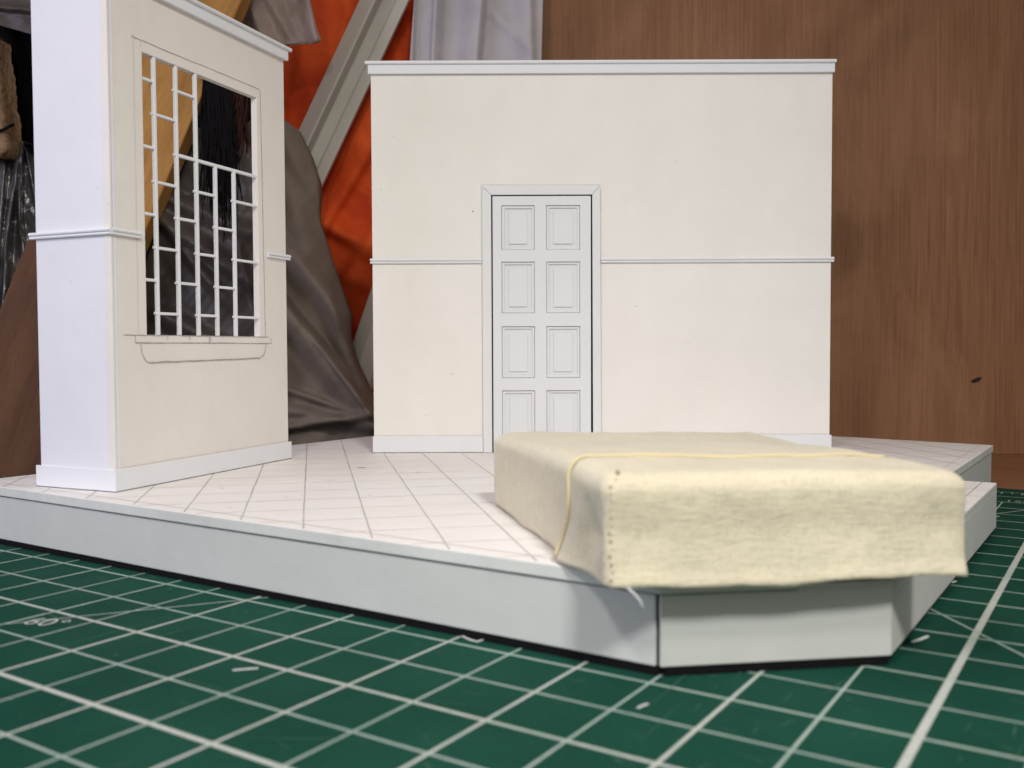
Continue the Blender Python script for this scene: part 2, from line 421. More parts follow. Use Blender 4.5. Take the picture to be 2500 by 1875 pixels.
# pencil lines drawn on the floor
pf = MB(); fo = inset(floor_poly, .02); fi = inset(floor_poly, .28)
def clip(p, d, poly):
    ts = []
    n = len(poly)
    for i in range(n):
        a, b = np.array(poly[i]), np.array(poly[(i+1) % n]); e = b-a; den = d[0]*e[1]-d[1]*e[0]
        if abs(den) < 1e-9: continue
        w = a-p; t = (w[0]*e[1]-w[1]*e[0])/den; s_ = (w[0]*d[1]-w[1]*d[0])/den
        if 0 <= s_ <= 1: ts.append(t)
    return (min(ts), max(ts)) if len(ts) >= 2 else None
def floor_line(a, b, w, mi, z=F0+.003, seg=24):
    a, b = np.array(a[:2]), np.array(b[:2]); d = (b-a); L = np.linalg.norm(d); d = d/L; q = np.array([-d[1], d[0]]); V = []; Fc = []
    for i in range(seg+1):
        c = a + d*L*i/seg + q*(random.random()-.5)*.008; k = w/2*(.7+.6*random.random())
        V += [(c[0]+q[0]*k, c[1]+q[1]*k, z), (c[0]-q[0]*k, c[1]-q[1]*k, z)]
    for i in range(seg): Fc.append((2*i, 2*i+1, 2*i+3, 2*i+2))
    pf.add(V, Fc, mi)
ang = math.radians(101.8); dp = np.array([math.cos(ang), math.sin(ang)]); dq = np.array([dp[1], -dp[0]])
base = np.array([-3.37, 15.34])
for k in range(-9, 18):
    p = base + dq*1.01*k; t = clip(p, dp, fo)
    if t: floor_line(p+dp*t[0], p+dp*t[1], .023, 0)
for k in range(-9, 24):
    p = base + dp*(.2+1.12*k); t = clip(p, dq, fo)
    if t: floor_line(p+dq*t[0], p+dq*t[1], .019, 1, F0+.0045, 40)
for i in range(5):
    floor_line(fi[i], fi[(i+1) % 5], .025, 1, F0+.006, 30)
for px, py, r in ((883, 1142, .045), (801, 1173, .02), (1020, 1153, .018), (541, 1192, .02), (1065, 1207, .015), (700, 1215, .014), (905, 1210, .014), (760, 1130, .012), (985,1180,.012), (640,1225,.012), (560,1240,.012)):
    c = on_z(px, py, F0); floor_line(c-np.array([r*2,0,0]), c+np.array([r*2,0,0]), r*1.6, 0, F0+.008, 3)
pf.build('pencil_marks', [FLOOR_LINE, FLOOR_FAINT], plat)
# skirts
ZB = .118
def skirt(name, p, q, z0, z1, g0=0, g1=0, th=.12, m=P_SKIRT):
    fr = Frame(p, q); k = MB(); fr.box(k, g0, fr.len-g1, -th, 0, z0, z1); return k.build(name, m, plat, bevel=.01)
skirt('front_skirt', Ap, B, ZB, .992, 0, .075)
skirt('corner_skirt', B, C, ZB, .992, .0, .0)
kc = MB(); _f = Frame(Cm, C); _f.box(kc, .04, _f.len, -.12, 0, .9925, 1.042); kc.build('step_end_skirt', P_SKIRT, plat)
skirt('side_skirt', C, D, ZB, ZS-.03, .0, 0)
Cs = C + inCD*.95; Ds = D + inCD*.95
skirt('step_end_skirt', D, Ds, ZB, ZS-.03, .125, 0)
skirt('riser', Cm, Rc, ZB, 1.0)
skirt('back_skirt', Rc, Bk, ZB, 1.0); skirt('back_skirt', Bk, Ap, ZB, 1.0)
st = MB(); o1 = C - inCD*.035 - dCD*.0 ; Cmi = isect(C, dBC, Cs, dCD)
st.prism([tuple(C + dCD*.01), tuple(D + dCD*.01), tuple(Ds + dCD*.01 - inCD*.02), tuple(Cmi - inCD*.02 + dCD*.01)], ZS-.027, ZS)
st.build('step_board', P_FLOOR, plat, bevel=.012)
pl2 = MB(); pf = pl2
for off in (.28, .40): floor_line(C+inCD*off+dCD*.1, D+inCD*off, .03 if off < .3 else .022, 0 if off < .3 else 1, ZS+.003, 20)
for k in range(2, 10):
    p = C + dCD*k; floor_line(p+inCD*.0, p+inCD*.9, .02, 1, ZS+.0045, 4)
fr = Frame(C, D); pl2.add([], [])
fr.line(pl2, .1, ZS-.155, fr.len, ZS-.155, .022, .002, 1, 12, .01)
pl2.build('pencil_marks', [FLOOR_LINE, FLOOR_FAINT], plat)
core = MB(); core.prism([tuple(p) for p in inset(floor_poly, .16)], 0.0, 1.015)
core.prism([tuple(C+inCD*.16+dCD*.1), tuple(D+inCD*.16-dCD*.14), tuple(Ds-inCD*.1-dCD*.14), tuple(Cs-inCD*.1+dCD*.1)], 0.0, ZS-.16)
core.build('base_block', BLACK, plat)
# black foot board showing under the front skirts
ft = MB(); ft.prism([tuple(p) for p in inset([Ap, B, C, D, Ds, Rc, Bk], .045)], 0.0, .095) if False else None
for p, q in ((Ap, B), (B, C)):
    fr = Frame(p, q); fr.box(ft, .0 if p is Ap else .05, fr.len-.04, -.12, -.003, 0.0, .114)
fr = Frame(C, D); fr.box(ft, .1, fr.len-.05, -.12, -.06, 0.0, .114)
ft.build('foot_board', BLACK, plat)
jb = MB(); fr = Frame(Ap, B); fr.box(jb, fr.len-.10, fr.len-.01, -.14, -.05, .0, 1.0); jb.build('corner_joint', BLACK, plat)

# ------------------------------------------------------------------ window wall (left)
L0, L1, L2 = on_z(283, 1203, F0), on_z(711, 1120, F0), on_z(92, 1188, F0)
lw = thing('window_wall', 'cream card wall piece with a barred window opening and a white end column', 'model wall', (*L0[:2], F0))
fs = Frame(L0, L1); LS = fs.len; ff = Frame(L2, L0); LF = ff.len
SK = .05; TH = .16
fs = Frame(L0 - fs.n*SK, L1 - fs.n*SK); ff = Frame(L2 - ff.n*SK, L0 - ff.n*SK)   # card faces lie behind the skirting faces
cw = MB()
x0, x1, zb_, zt = 1.0, 4.85, 4.30, 10.02
card_grid(cw, fs, [SK, x0, x1, LS-.04], [F0+.001, zb_, zt, 11.45], {(1, 1)}, -TH, 0)
zf = .003
for a in ((.34, 4.29, 1.0, 4.285), (.66, 4.28, .66, 4.13), (.66, 4.135, 5.31, 4.13), (5.31, 4.13, 5.31, 4.28), (.76, 4.3, .76, 10.3), (.70, 10.24, 4.96, 10.25), (5.0, 10.25, 5.08, 4.28), (.96, 10.26, .96, 10.1), (.45, 10.75, .98, 10.18),
          (1.0, 4.29, 5.2, 4.29), (1.6, 4.27, 1.6, 4.2), (2.3, 4.27, 2.3, 4.2), (2.95, 4.29, 2.95, 4.12), (3.0, 4.29, 3.0, 4.12)):
    heavy = a in ((.66, 4.135, 5.31, 4.13), (.34, 4.29, 1.0, 4.285))
    if a[0] == .45: continue
    fs.line(cw, *a, .026 if heavy else .017, zf, 1 if not (a[0] == .76 or a[0] == .96) else 2, 14, .012); zf += .0007
pts = [(.80, 4.12), (.83, 3.95), (.88, 3.84), (.98, 3.74), (1.06, 3.73)]
for p, q in zip(pts, pts[1:]): fs.line(cw, *p, *q, .018, zf, 1); zf += .0004
fs.line(cw, 1.06, 3.73, 4.85, 3.78, .027, zf, 1, 20, .012)
pts = [(4.85, 3.78), (5.0, 3.86), (5.06, 3.98), (5.10, 4.12)]
for p, q in zip(pts, pts[1:]): fs.line(cw, *p, *q, .018, zf, 1); zf += .0004
fs.line(cw, .10, 1.67, .10, 11.3, .03, .003, 2, 20, .01); 
fs.line(cw, .1, 1.665, LS-.1, 1.665, .02, .0035, 2, 20, .01)
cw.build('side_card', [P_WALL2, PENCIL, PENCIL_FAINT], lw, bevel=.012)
cf = MB(); ff.box(cf, SK, LF-TH-SK*.0-.005, -TH, 0, F0+.001, 11.45)
ff.line(cf, LF-TH-.02, 1.66, LF-TH-.03, 11.4, .022, .003, 1, 24, .012)
cf.build('column_card', [P_COL, PENCIL], lw, bevel=.012)
ce = MB(); ff.box(ce, LF-TH+.003, LF-SK-.004, -TH*.9, .004, F0+.002, 11.44); ce.build('card_edge_strip', P_COL, lw, bevel=.02)
cb = MB(); ff.box(cb, SK, SK+TH, -1.6, -TH-.003, F0+.001, 11.4); cb.build('rear_brace', P_COL, lw)
# skirting, picture rail and cornice
def skirting(fr, a0, a1, n0=0, z1=1.64, name='skirting_board', par=None, m=P_TRIM):
    k = MB(); fr.box(k, a0, a1, n0+.002, n0+SK, F0+.006, z1); fr.line(k, a0, F0+.012, a1, F0+.012, .02, n0+SK+.003, 1, 8); return k.build(name, [m, PENCIL_DARK], par, bevel=.008)
skirting(fs, SK+.002-SK, LS+.03, par=lw); skirting(ff, -.04, LF+0.0, par=lw)
def rail(fr, a0, a1, z, par, sc=1.0):
    k = MB()
    e0, e1 = fr.p(a0, 0, 0), fr.p(a1, 0, 0)
    for dz, n, r in ((.035, .05, .038), (-.035, .04, .030)):
        k.tube([fr.p(a0+.0, n*sc, z+dz), fr.p(a1, n*sc, z+dz)], r*sc, 0, 10)
    fr.box(k, a0+.01, a1-.01, .002, .045, z-.055, z+.06)
    return k.build('picture_rail', P_TRIM, par, bevel=0)
rail(ff, -.07, LF-.0, 6.30, lw); rail(fs, SK+.0, .82, 6.30, lw); rail(fs, 5.17, LS+.06, 6.30, lw)
def cornice(fr, a0, a1, par):
    k = MB(); fr.box(k, a0, a1, .002, .10, 11.22, 11.50); k.build('cornice', P_TRIM, par, bevel=.01)
    k = MB(); k.tube([fr.p(a0-.07, .12, 11.50), fr.p(a1+.07, .12, 11.50)], .048, 0, 12); fr.box(k, a0-.05, a1+.05, -.05, .10, 11.505, 11.545); k.build('cornice_bead', P_TRIM, par)
cornice(fs, .0, LS+.03, lw); cornice(ff, -.03, LF-.0, lw)
# glazing bars: a quarter-drop pattern
vs = [1.37, 2.03, 2.66, 3.31, 3.98]
NB0, NB1 = -.085, -.006
for i, s_ in enumerate(vs):
    k = MB(); lean = .0; top = zt if i < 3 else 8.13
    fs.box(k, s_-.038, s_+.038, NB0, NB1, zb_-.0, top); k.build('vertical_bar', P_TRIM, lw, bevel=.012)
k = MB(); fs.box(k, 1.97, x1+.02, NB0-.012, NB1-.012, 8.11, 8.18); k.build('transom_bar', P_TRIM, lw, bevel=.012)
edges = [x0-.03] + vs + [x1+.02]
rungs = {0: (9.51, 8.15, 6.78, 5.43), 1: (8.86, 7.47, 6.11, 4.75), 2: (9.50, 6.80, 5.42), 3: (7.46, 6.10, 4.75), 4: (6.75, 5.41), 5: (7.44, 6.08, 4.75)}
for c_, zz in rungs.items():
    for z_ in zz:
        k = MB(); fs.box(k, edges[c_]-(.062 if c_ else 0), edges[c_+1]+(.0 if c_ < 5 else .0), NB0-.012, NB1-.012, z_-.029, z_+.029); k.build('cross_bar', P_TRIM, lw, bevel=.012)

# ------------------------------------------------------------------ back wall with door
bw = thing('door_wall', 'wide cream card wall piece with a white eight panelled door', 'model wall', (2.4, 25.6, F0))
YB = 25.60
fb = Frame((-3.70, YB), (8.50, YB)); X = lambda x: x + 3.70        # X(): scene x to distance along the wall
LB = fb.len
dx0, dx1, dzt = -.60, 2.25, 8.14
k = MB(); card_grid(k, fb, [0, X(dx0), X(dx1), LB], [F0+.001, dzt, 11.46], {(1, 0)}, -TH, 0)
for a in ((.02, 1.668, X(-.80), 1.668), (X(2.40), 1.668, LB-.02, 1.668)): fb.line(k, *a, .018, .003, 1, 20, .006)
fb.line(k, X(2.40), 1.3, X(2.375), 8.2, .022, .0035, 1, 30, .008); fb.line(k, X(-.795), 1.3, X(-.80), 8.32, .020, .0035, 1, 30, .008); fb.line(k, X(-.80), 8.32, X(2.38), 8.31, .02, .004, 1, 30, .008)
for x_, z_, r in ((-1.02, 7.62, .022), (-3.45, 5.9+2.3, .012), (4.35, 8.9, .01), (2.55, 8.7, .010), (-1.6, 3.3, .014), (3.3, 5.1, .012), (-3.4, 7.9, .010), (-3.1, 9.6, .01), (4.7, 4.1, .01), (-2.3, 2.2, .010)):
    fb.line(k, X(x_)-r, z_, X(x_)+r, z_+.5*r, r*1.7, .0045, 2)
k.build('wall_card', [P_WALL, PENCIL_FAINT, PENCIL], bw, bevel=.012)
skirting(fb, -.03, X(-.785), par=bw); skirting(fb, X(2.375), LB+.04, par=bw)
rail(fb, -.05, X(-.785), 6.31, bw); rail(fb, X(2.375), LB+.06, 6.31, bw)
k = MB(); fb.box(k, -.06, LB+.03, .002, .10, 11.22, 11.50); k.build('cornice', P_TRIM, bw, bevel=.01)
k = MB(); k.tube([fb.p(-.13, .12, 11.50), fb.p(LB+.05, .12, 11.50)], .048, 0, 12); fb.box(k, -.1, LB+.04, -.06, .10, 11.505, 11.545); k.build('cornice_bead', P_TRIM, bw)
for a0 in (1.2, LB-1.4):
    k = MB(); k.add([fb.p(a0, -TH-.004, F0+.002), fb.p(a0, -2.4, F0+.002), fb.p(a0, -TH-.004, 9), fb.p(a0+.15, -TH-.004, F0+.002), fb.p(a0+.15, -2.4, F0+.002), fb.p(a0+.15, -TH-.004, 9)], [(0,1,2),(5,4,3),(0,3,4,1),(1,4,5,2),(2,5,3,0)]); k.build('rear_brace', P_WALL, bw)
# architrave, mitred
def arch(name, quad):
    k = MB(); lo = [fb.p(X(x), .002, z) for x, z in quad]; hi = [fb.p(X(x), .065, z) for x, z in quad]
    k.add(lo+hi, [(3,2,1,0),(4,5,6,7),(0,1,5,4),(1,2,6,5),(2,3,7,6),(3,0,4,7)]); return k.build(name, P_DOOR, bw, bevel=.014)
ao0, ao1, ai0, ai1, azt, azi = -.775, 2.355, -.535, 2.165, 8.28, 8.05
arch('door_frame', [(ao0, F0+.006), (ai0, F0+.006), (ai0, azi), (ao0, azt-.003)])
arch('door_frame', [(ai1, F0+.006), (ao1+.03, F0+.006), (ao1, azt-.003), (ai1-.02, azi)])
arch('door_frame', [(ai0+.006, azi), (ai1-.026, azi), (ao1-.006, azt), (ao0+.006, azt)])
# door leaf: stiles and rails over a backing sheet
x_l, x_r = ai0+.035, ai1-.055
cx = [(-.262, .612), (.927, 1.820)]; cz = [(6.60, 7.775), (4.925, 6.285), (3.195, 4.57), (1.55, 2.86)]
xs = [X(x_l), X(cx[0][0]), X(cx[0][1]), X(cx[1][0]), X(cx[1][1]), X(x_r)]
zs = [F0+.02, cz[3][0], cz[3][1], cz[2][0], cz[2][1], cz[1][0], cz[1][1], cz[0][0], cz[0][1], azi-.03]
door = MB(); card_grid(door, fb, xs, zs, {(i, j) for i in (1, 3) for j in (1, 3, 5, 7)}, -.06, .03)
dl = door.build('door', P_DOOR, bw, bevel=.012)
k = MB(); fb.box(k, X(x_l)+.01, X(x_r)-.01, -.12, -.062, F0+.02, azi-.05); k.build('door_backing', P_DOOR, dl)
for (p0, p1) in cx:
    for (q0, q1) in cz:
        k = MB(); j = lambda: (random.random()-.5)*.02
        e = .075; card_grid(k, fb, [X(p0)+.006, X(p0)+e+j(), X(p1)-e+j(), X(p1)-.006], [q0+.006, q0+e+j(), q1-e+j(), q1-.006], {(1, 1)}, -.06, -.015)
        k.build('panel_moulding', P_DOOR, dl, bevel=.018)
        k = MB(); fb.box(k, X(p0)+.19+j(), X(p1)-.19+j(), -.061, -.022, q0+.17+j(), q1-.17+j())
        k.build('raised_panel', P_DOOR, dl, bevel=.010)
k = MB(); fb.box(k, X(dx0)+.02, X(dx1)-.02, -TH-.02, -.125, F0+.01, dzt-.02); k.build('door_back_board', GAP, bw)

# ------------------------------------------------------------------ canvas bed pad
pad = thing('bed_pad', 'thick cream canvas covered pad with a wrapped seam hanging over the platform corner', 'pad', (2.6, 14.3, F0))
FL, FR_, BR, BL = np.array([1.09, 11.02]), np.array([5.60, 11.70]), np.array([4.45, 17.75]), np.array([-.34, 17.05])
H = 1.30; HL = .0; SEAM = .205
def hs(x, y, sd):   # smooth pseudo noise
    return (math.sin(x*1.7+sd)*math.cos(y*1.3-sd*2) + .6*math.sin(x*3.1-y*2.3+sd*3) + .4*math.sin(x*5.3+y*4.7+sd*5))/2
def pad_point(u, v, w, off=0.0):
    """u across, v from the front to the back, w up, all 0..1"""
    hx, hy, hz = 2.3, 3.0, H/2; rv, rt, w0 = .13, .21, .74
    x, y = (2*u-1)*hx, (2*v-1)*hy
    k_ = max(abs(x)/hx, abs(y)/hy, 1e-6); bx, by = x/k_, y/k_                  # project to the rim
    cx_, cy_ = max(-(hx-rv), min(hx-rv, bx)), max(-(hy-rv), min(hy-rv, by)); dx_, dy_ = bx-cx_, by-cy_; L = math.hypot(dx_, dy_)
    if L > 1e-6: ox, oy = dx_/L, dy_/L
    else: ox, oy = 0, 0
    side = k_ > .99999
    th_ = max(0, (w-w0)/(1-w0))*math.pi/2 if side else math.pi/2
    ins = rt*(1-math.cos(th_)); rim = np.array([cx_+ox*(rv), cy_+oy*(rv)])
    rim = rim*np.array([(hx-ins)/hx, (hy-ins)/hy])
    if side: zz = -hz + (w/w0)*(2*hz-rt) if w < w0 else hz-rt+rt*math.sin(th_)
    elif w > .5: zz = hz
    else: zz = -hz; rim = np.array([cx_+ox*rv, cy_+oy*rv])
    q = np.array([rim[0]*k_, rim[1]*k_, zz])
    if side: nrm = np.array([ox*math.cos(th_), oy*math.cos(th_), math.sin(th_)])
    else: nrm = np.array([0, 0, 1.0 if w > .5 else -1.0])
    q = q + nrm*off
    # cloth: slight swelling and dents
    fz = q[2]/hz
    a = hs(q[0]*.9, q[1]*1.1 + q[2]*1.2, 1.0)*.026 + hs(q[0]*2.3, q[2]*2.7+q[1]*2.5, 2.0)*.007 + hs(q[0]*7.1, q[2]*9+q[1]*8, 4.0)*.003
    q = q + nrm*a
    if nrm[1] < 0:
        q[1] -= -nrm[1]*(.018/(1+math.exp((fz+.80)*45)) + .05*max(0, -fz)**3 - .03*math.exp(-((fz+.05)/.4)**2))           # hem flare at the foot, hollow in the middle
    if nrm[0] < 0:
        g_ = -nrm[0]
        vv = (q[1]+hy); q[0] += g_*.20*math.exp(-((vv-.62)/.30)**2)*max(0, 1-abs(fz+.25)/.9)   # pinched fold near the front corner
        q[0] -= g_*.16*max(0, -fz)**2*math.exp(-((vv-1.35)/.45)**2)
    if nrm[2] > 0:
        q[2] += nrm[2]*(.05*math.exp(-((q[1]+hy-2.4)/1.4)**2) - .03*math.exp(-((q[0]-2.0)/.5)**2))
    U, V = (q[0]/hx+1)/2, (q[1]/hy+1)/2
    xy = (FL*(1-U)*(1-V) + FR_*U*(1-V) + BR*U*V + BL*(1-U)*V)
    z = F0 + .012 + hz + q[2]
    z += (.022*math.sin(U*9+1)+.012*math.sin(U*23+V*17))*max(0, -fz)
    z -= .05*U*max(0, fz)                                            # a touch lower on the right
    if fz > 0: z -= .09*max(0, 1-U*6)*max(0, V-.6)*fz
    return np.array([xy[0], xy[1], z])
def shell(nu, vl, nw, off=0.0, faces='all'):
    k = MB(); idx = {}
    us = np.linspace(0, 1, nu); ws = np.linspace(0, 1, nw)
    def vid(i, j, l):
        if (i, j, l) not in idx: idx[(i,j,l)] = len(k.v); k.v.append(tuple((pp_ if faces == 'front' else pad_point)(us[i], vl[j], ws[l], off)))
        return idx[(i,j,l)]
    nv = len(vl)
    def q(*a): k.f.append(tuple(a)); k.m.append(0)
    for i in range(nu-1):
        for l in range(nw-1):
            q(vid(i,0,l), vid(i+1,0,l), vid(i+1,0,l+1), vid(i,0,l+1))
            if faces == 'all': q(vid(i,nv-1,l+1), vid(i+1,nv-1,l+1), vid(i+1,nv-1,l), vid(i,nv-1,l))
    for j in range(nv-1):
        for l in range(nw-1):
            q(vid(0,j,l+1), vid(0,j+1,l+1), vid(0,j+1,l), vid(0,j,l)); q(vid(nu-1,j,l), vid(nu-1,j+1,l), vid(nu-1,j+1,l+1), vid(nu-1,j,l+1))
        for i in range(nu-1):
            q(vid(i,j,nw-1), vid(i+1,j,nw-1), vid(i+1,j+1,nw-1), vid(i,j+1,nw-1))
            if faces == 'all': q(vid(i,j+1,0), vid(i+1,j+1,0), vid(i+1,j,0), vid(i,j,0))
    return k
def pp_(u, v, w, off):
    return pad_point(u, v + .035*(1-w)*min(1, v/SEAM) if u < .02 else v, w, off)
body = shell(56, list(np.linspace(.03, 1, 60)), 26).build('pad_body', CANVAS, pad, smooth=True)
fl = shell(64, list(np.linspace(0, SEAM, 26)), 30, .035, 'front').build('front_wrap', CANVAS, pad, smooth=True)
so = fl.modifiers.new('s', 'SOLIDIFY'); so.thickness = .03*S; so.offset = -1
# raw seam cord along the edge of the wrap: up the left side, across the top
pts = []
for w in np.linspace(.03, 1, 22): pts.append(pp_(0, SEAM + .006*math.sin(w*9), w, .055))
for u in np.linspace(.01, .985, 60): pts.append(pad_point(u, SEAM + .004*math.sin(u*23), 1, .048))
k = MB(); k.tube(pts, .028, 0, 8); k.build('seam', CANVAS_SEAM, pad, smooth=True)
k = MB()
for a_, b_ in ((.20, .29), (.50, .56), (.60, .74)):
    k.tube([pad_point(u, SEAM + .013, 1, .004) for u in np.linspace(a_, b_, 12)], .020, 0, 6)
k.build('seam_shadow', STITCH_SHADE, pad, smooth=True)  # brown strips paint the shadow where the seam stands open
k = MB()
for i in range(15):
    w = .93 - i*.062; c = pad_point(.012+.004*math.sin(i*2.1), 0, w, .045); r = .024 if i == 0 else random.choice((.006, .008, .011))
    k.tube([c - np.array([0, 0, r*1.4]), c + np.array([0, 0, r*1.4])], r, 0, 8)
k.build('stitching', STITCH_SHADE, pad, smooth=True)
k = MB(); c = pad_point(.05, 0, .0, .04)
k.tube([c+np.array([-.02,0,-.0]), c+np.array([.05,-.02,-.06]), c+np.array([.12,-.03,-.14]), c+np.array([.16,-.03,-.25])], .012, 0, 6); k.build('loose_thread', SCRAP, pad, smooth=True)

# ------------------------------------------------------------------ backdrop
YP = 36.0
pp = thing('plywood_panel', 'tall reddish brown plywood panel standing behind the right half of the model', 'panel', (20, YP, -.1))
k = MB(); xl = on_y(1300, 900, YP)[0]; k.box((xl, YP, -.1), (34, 0, 0), (0, .7, 0), (0, 0, 34)); k.build('panel_board', PLY, pp, bevel=.03)
c = on_y(2384, 928, YP-.01); k = MB(); V = []
for i in range(14):
    t = 2*math.pi*i/14; V.append((c[0]+.20*math.cos(t)*(1+.15*math.sin(3*t)), YP-.012, c[2]+.085*math.sin(t)+.07*math.cos(t)))
k.add(V, [tuple(range(14))[::-1]]); k.build('knot', KNOTM, pp)

def sheet(name, rows, Y, folds, mat_, thick=.12, nu=60, nv=90, bulge=0.0, noise_amp=.0, noise_f=1.0, parent=None, origin=None, sd=0.0, tilt=(0,0), back=None):
    """closed piece of hanging film: an outline given row by row, folds that stand out as ridges, and a back side"""
    rows = sorted(rows); ys = [r[0] for r in rows]
    def edges_at(y): return np.interp(y, ys, [r[1] for r in rows]), np.interp(y, ys, [r[2] for r in rows])
    front = np.zeros((nv, nu, 3)); bk = np.zeros((nv, nu, 3))
    for j, y in enumerate(np.linspace(ys[0], ys[-1], nv)):
        a, b = edges_at(y)
        for i, t in enumerate(np.linspace(0, 1, nu)):
            x = a + (b-a)*t; d = 0.0
            for (x1, y1, x2, y2, wl, wr, amp) in folds:
                dx, dy = x2-x1, y2-y1; L = math.hypot(dx, dy); s_ = ((x-x1)*dx+(y-y1)*dy)/L/L; side = ((x-x1)*dy-(y-y1)*dx)/L
                e = 1.0
                if s_ < 0: e = math.exp(-(s_*L/60)**2)
                if s_ > 1: e = math.exp(-((s_-1)*L/60)**2)
                w = wr if side > 0 else wl; m_ = max(0, 1-abs(side)/w); d += amp*e*m_*m_*(3-2*m_)
            ed = min(t, 1-t)*(b-a); d += bulge*(1-math.exp(-ed/40))
            d += noise_amp*hs(x*.01*noise_f, y*.01*noise_f, sd) + .35*noise_amp*hs(x*.031*noise_f, y*.027*noise_f, sd+2)
            YY = Y + tilt[0]*(x-1000)/1000 + tilt[1]*(y-600)/600
            front[j, i] = on_y(x, y, YY-d)
            bk[j, i] = front[j, i] + np.array([0, thick + (d if back else 0), 0])
    n = nu*nv; V = [tuple(p) for p in front.reshape(-1, 3)] + [tuple(p) for p in bk.reshape(-1, 3)]; Fc = []
    for j in range(nv-1):
        for i in range(nu-1):
            a = j*nu+i; Fc.append((a, a+nu, a+nu+1, a+1)); Fc.append((n+a+1, n+a+nu+1, n+a+nu, n+a))
    for j in range(nv-1):
        a = j*nu; Fc.append((a, n+a, n+a+nu, a+nu)); a += nu-1; Fc.append((a+nu, n+a+nu, n+a, a))
    for i in range(nu-1):
        Fc.append((i, i+1, n+i+1, n+i)); a = (nv-1)*nu+i; Fc.append((a+1, a, n+a, n+a+1))
    k = MB(); k.add(V, Fc); return k.build(name, mat_, parent, smooth=True, origin=origin)

# orange tarp
tarp = sheet('orange_tarp', [(-260, 560, 1295), (1090, 560, 1295)], 35.4,
    [(905, 370, 700, 700, 60, 20, .49), (1010, 60, 870, 330, 30, 90, .49), (1000, 420, 800, 760, 25, 70, .44), (800, 560, 930, 600, 30, 50, .27), (760, 520, 960, 660, 30, 45, .33),
     (740, -60, 690, 260, 60, 30, .27), (820, 660, 900, 690, 40, 40, .22), (840, 60, 800, 300, 18, 30, .22), (950, -80, 900, 140, 20, 60, .44), (640,100,720,330,50,70,-.6)], ORANGE, nu=110, nv=130, noise_amp=.09, noise_f=1.1, sd=3)
tag(tarp, 'orange plastic tarp hanging in folds behind the gap between the two walls', 'tarp')
# pale film hanging right of the tarp
pf_ = sheet('pale_plastic_sheet', [(-260, 1030, 1332), (150, 1000, 1322), (620, 975, 1316)], 34.3,
    [(1066, -80, 1052, 200, 8, 30, .5), (1180, -60, 1150, 300, 60, 18, .55), (1010, -50, 1000, 300, 20, 12, .3), (1290, -60, 1300, 250, 50, 20, .35), (1235, 60, 1320, 140, 20, 20, .15)], PALE, nu=90, nv=60, noise_amp=.05, sd=5)
tag(pf_, 'pale lilac plastic sheet hanging above the door wall, left of the plywood', 'plastic sheet')

# leaning off-white boards: folded profile swept along a line
def leaning(name, p_lo, p_hi, wid, Y, label, prof):
    lo, hi = on_y(*p_lo, Y), on_y(*p_hi, Y); d = (hi-lo)/np.linalg.norm(hi-lo); s_ = np.cross(d, (0, 1, 0)); s_ /= np.linalg.norm(s_)
    if s_[0] < 0: s_ = -s_
    k = MB(); n = len(prof); V = [];
    for e in (lo, hi):
        for (a, dep) in prof: V.append(e + s_*a*wid + np.array([0, dep, 0]))
        for (a, dep) in prof[::-1]: V.append(e + s_*a*wid + np.array([0, dep+.25, 0]))
    m_ = 2*n; Fc = [(i, (i+1) % m_, (i+1) % m_+m_, i+m_) for i in range(m_)] + [tuple(range(m_))[::-1], tuple(range(m_, 2*m_))]
    k.add(V, Fc); o = k.build(name, RAILM, bevel=.05); o.data.update()
    bm = bmesh.new(); bm.from_mesh(o.data); bmesh.ops.recalc_face_normals(bm, faces=bm.faces); bm.to_mesh(o.data); bm.free()
    return tag(o, label, 'plastic trim')
wpx = 34.0/FPX
leaning('plastic_trim', (610, 545), (902, -80), 118*wpx, 34.0, 'wide off white plastic trim leaning diagonally across the orange tarp', [(0, .55), (.38, -.10), (.41, -.05), (.45, .45), (.70, .50), (.76, .10), (1.0, .0)])
leaning('plastic_trim', (800, 1010), (965, 530), 80*wpx, 34.3, 'narrow grey plastic trim low down at the left edge of the door wall', [(0, .1), (.45, -.2), (.9, .0), (1.0, .3)])

# raw wood plank leaning behind the window wall
def plank(name, corners, Y, th, m, label, cat):
    a = [on_y(x, y, Y) for x, y in corners]; k = MB(); V = a + [p + np.array([0, th, 0]) for p in a]
    k.add(V, [(0,1,2,3),(7,6,5,4),(1,0,4,5),(2,1,5,6),(3,2,6,7),(0,3,7,4)])
    o = k.build(name, m, bevel=.05); bm = bmesh.new(); bm.from_mesh(o.data); bmesh.ops.recalc_face_normals(bm, faces=bm.faces); bm.to_mesh(o.data); bm.free()
    return tag(o, label, cat)
plank('wood_plank', [(-165, 1215), (85, 1215), (660, -170), (400, -170)], 30.3, .8, PLANK, 'raw yellow brown plank leaning diagonally behind the barred window', 'plank')

SHADED_PLANK = mat_wood('shaded_plank_wood', [(.25, (.085, .034, .014)), (.5, (.13, .055, .022)), (.8, (.17, .08, .034))], grain=(1.8, 1.8, .22), scale=1.6, rough=.7, rot=(0, -.36, 0), contrast=.7)  # dark board over the raw plank's lower half; its shade painted as colour
plank('plank_shade_overlay', [(-190, 1235), (78, 1235), (352, 575), (70, 575)], 29.9, .3, SHADED_PLANK, 'shaded lower half of the raw plank left of the end column, shade put into its dark colour', 'plank')

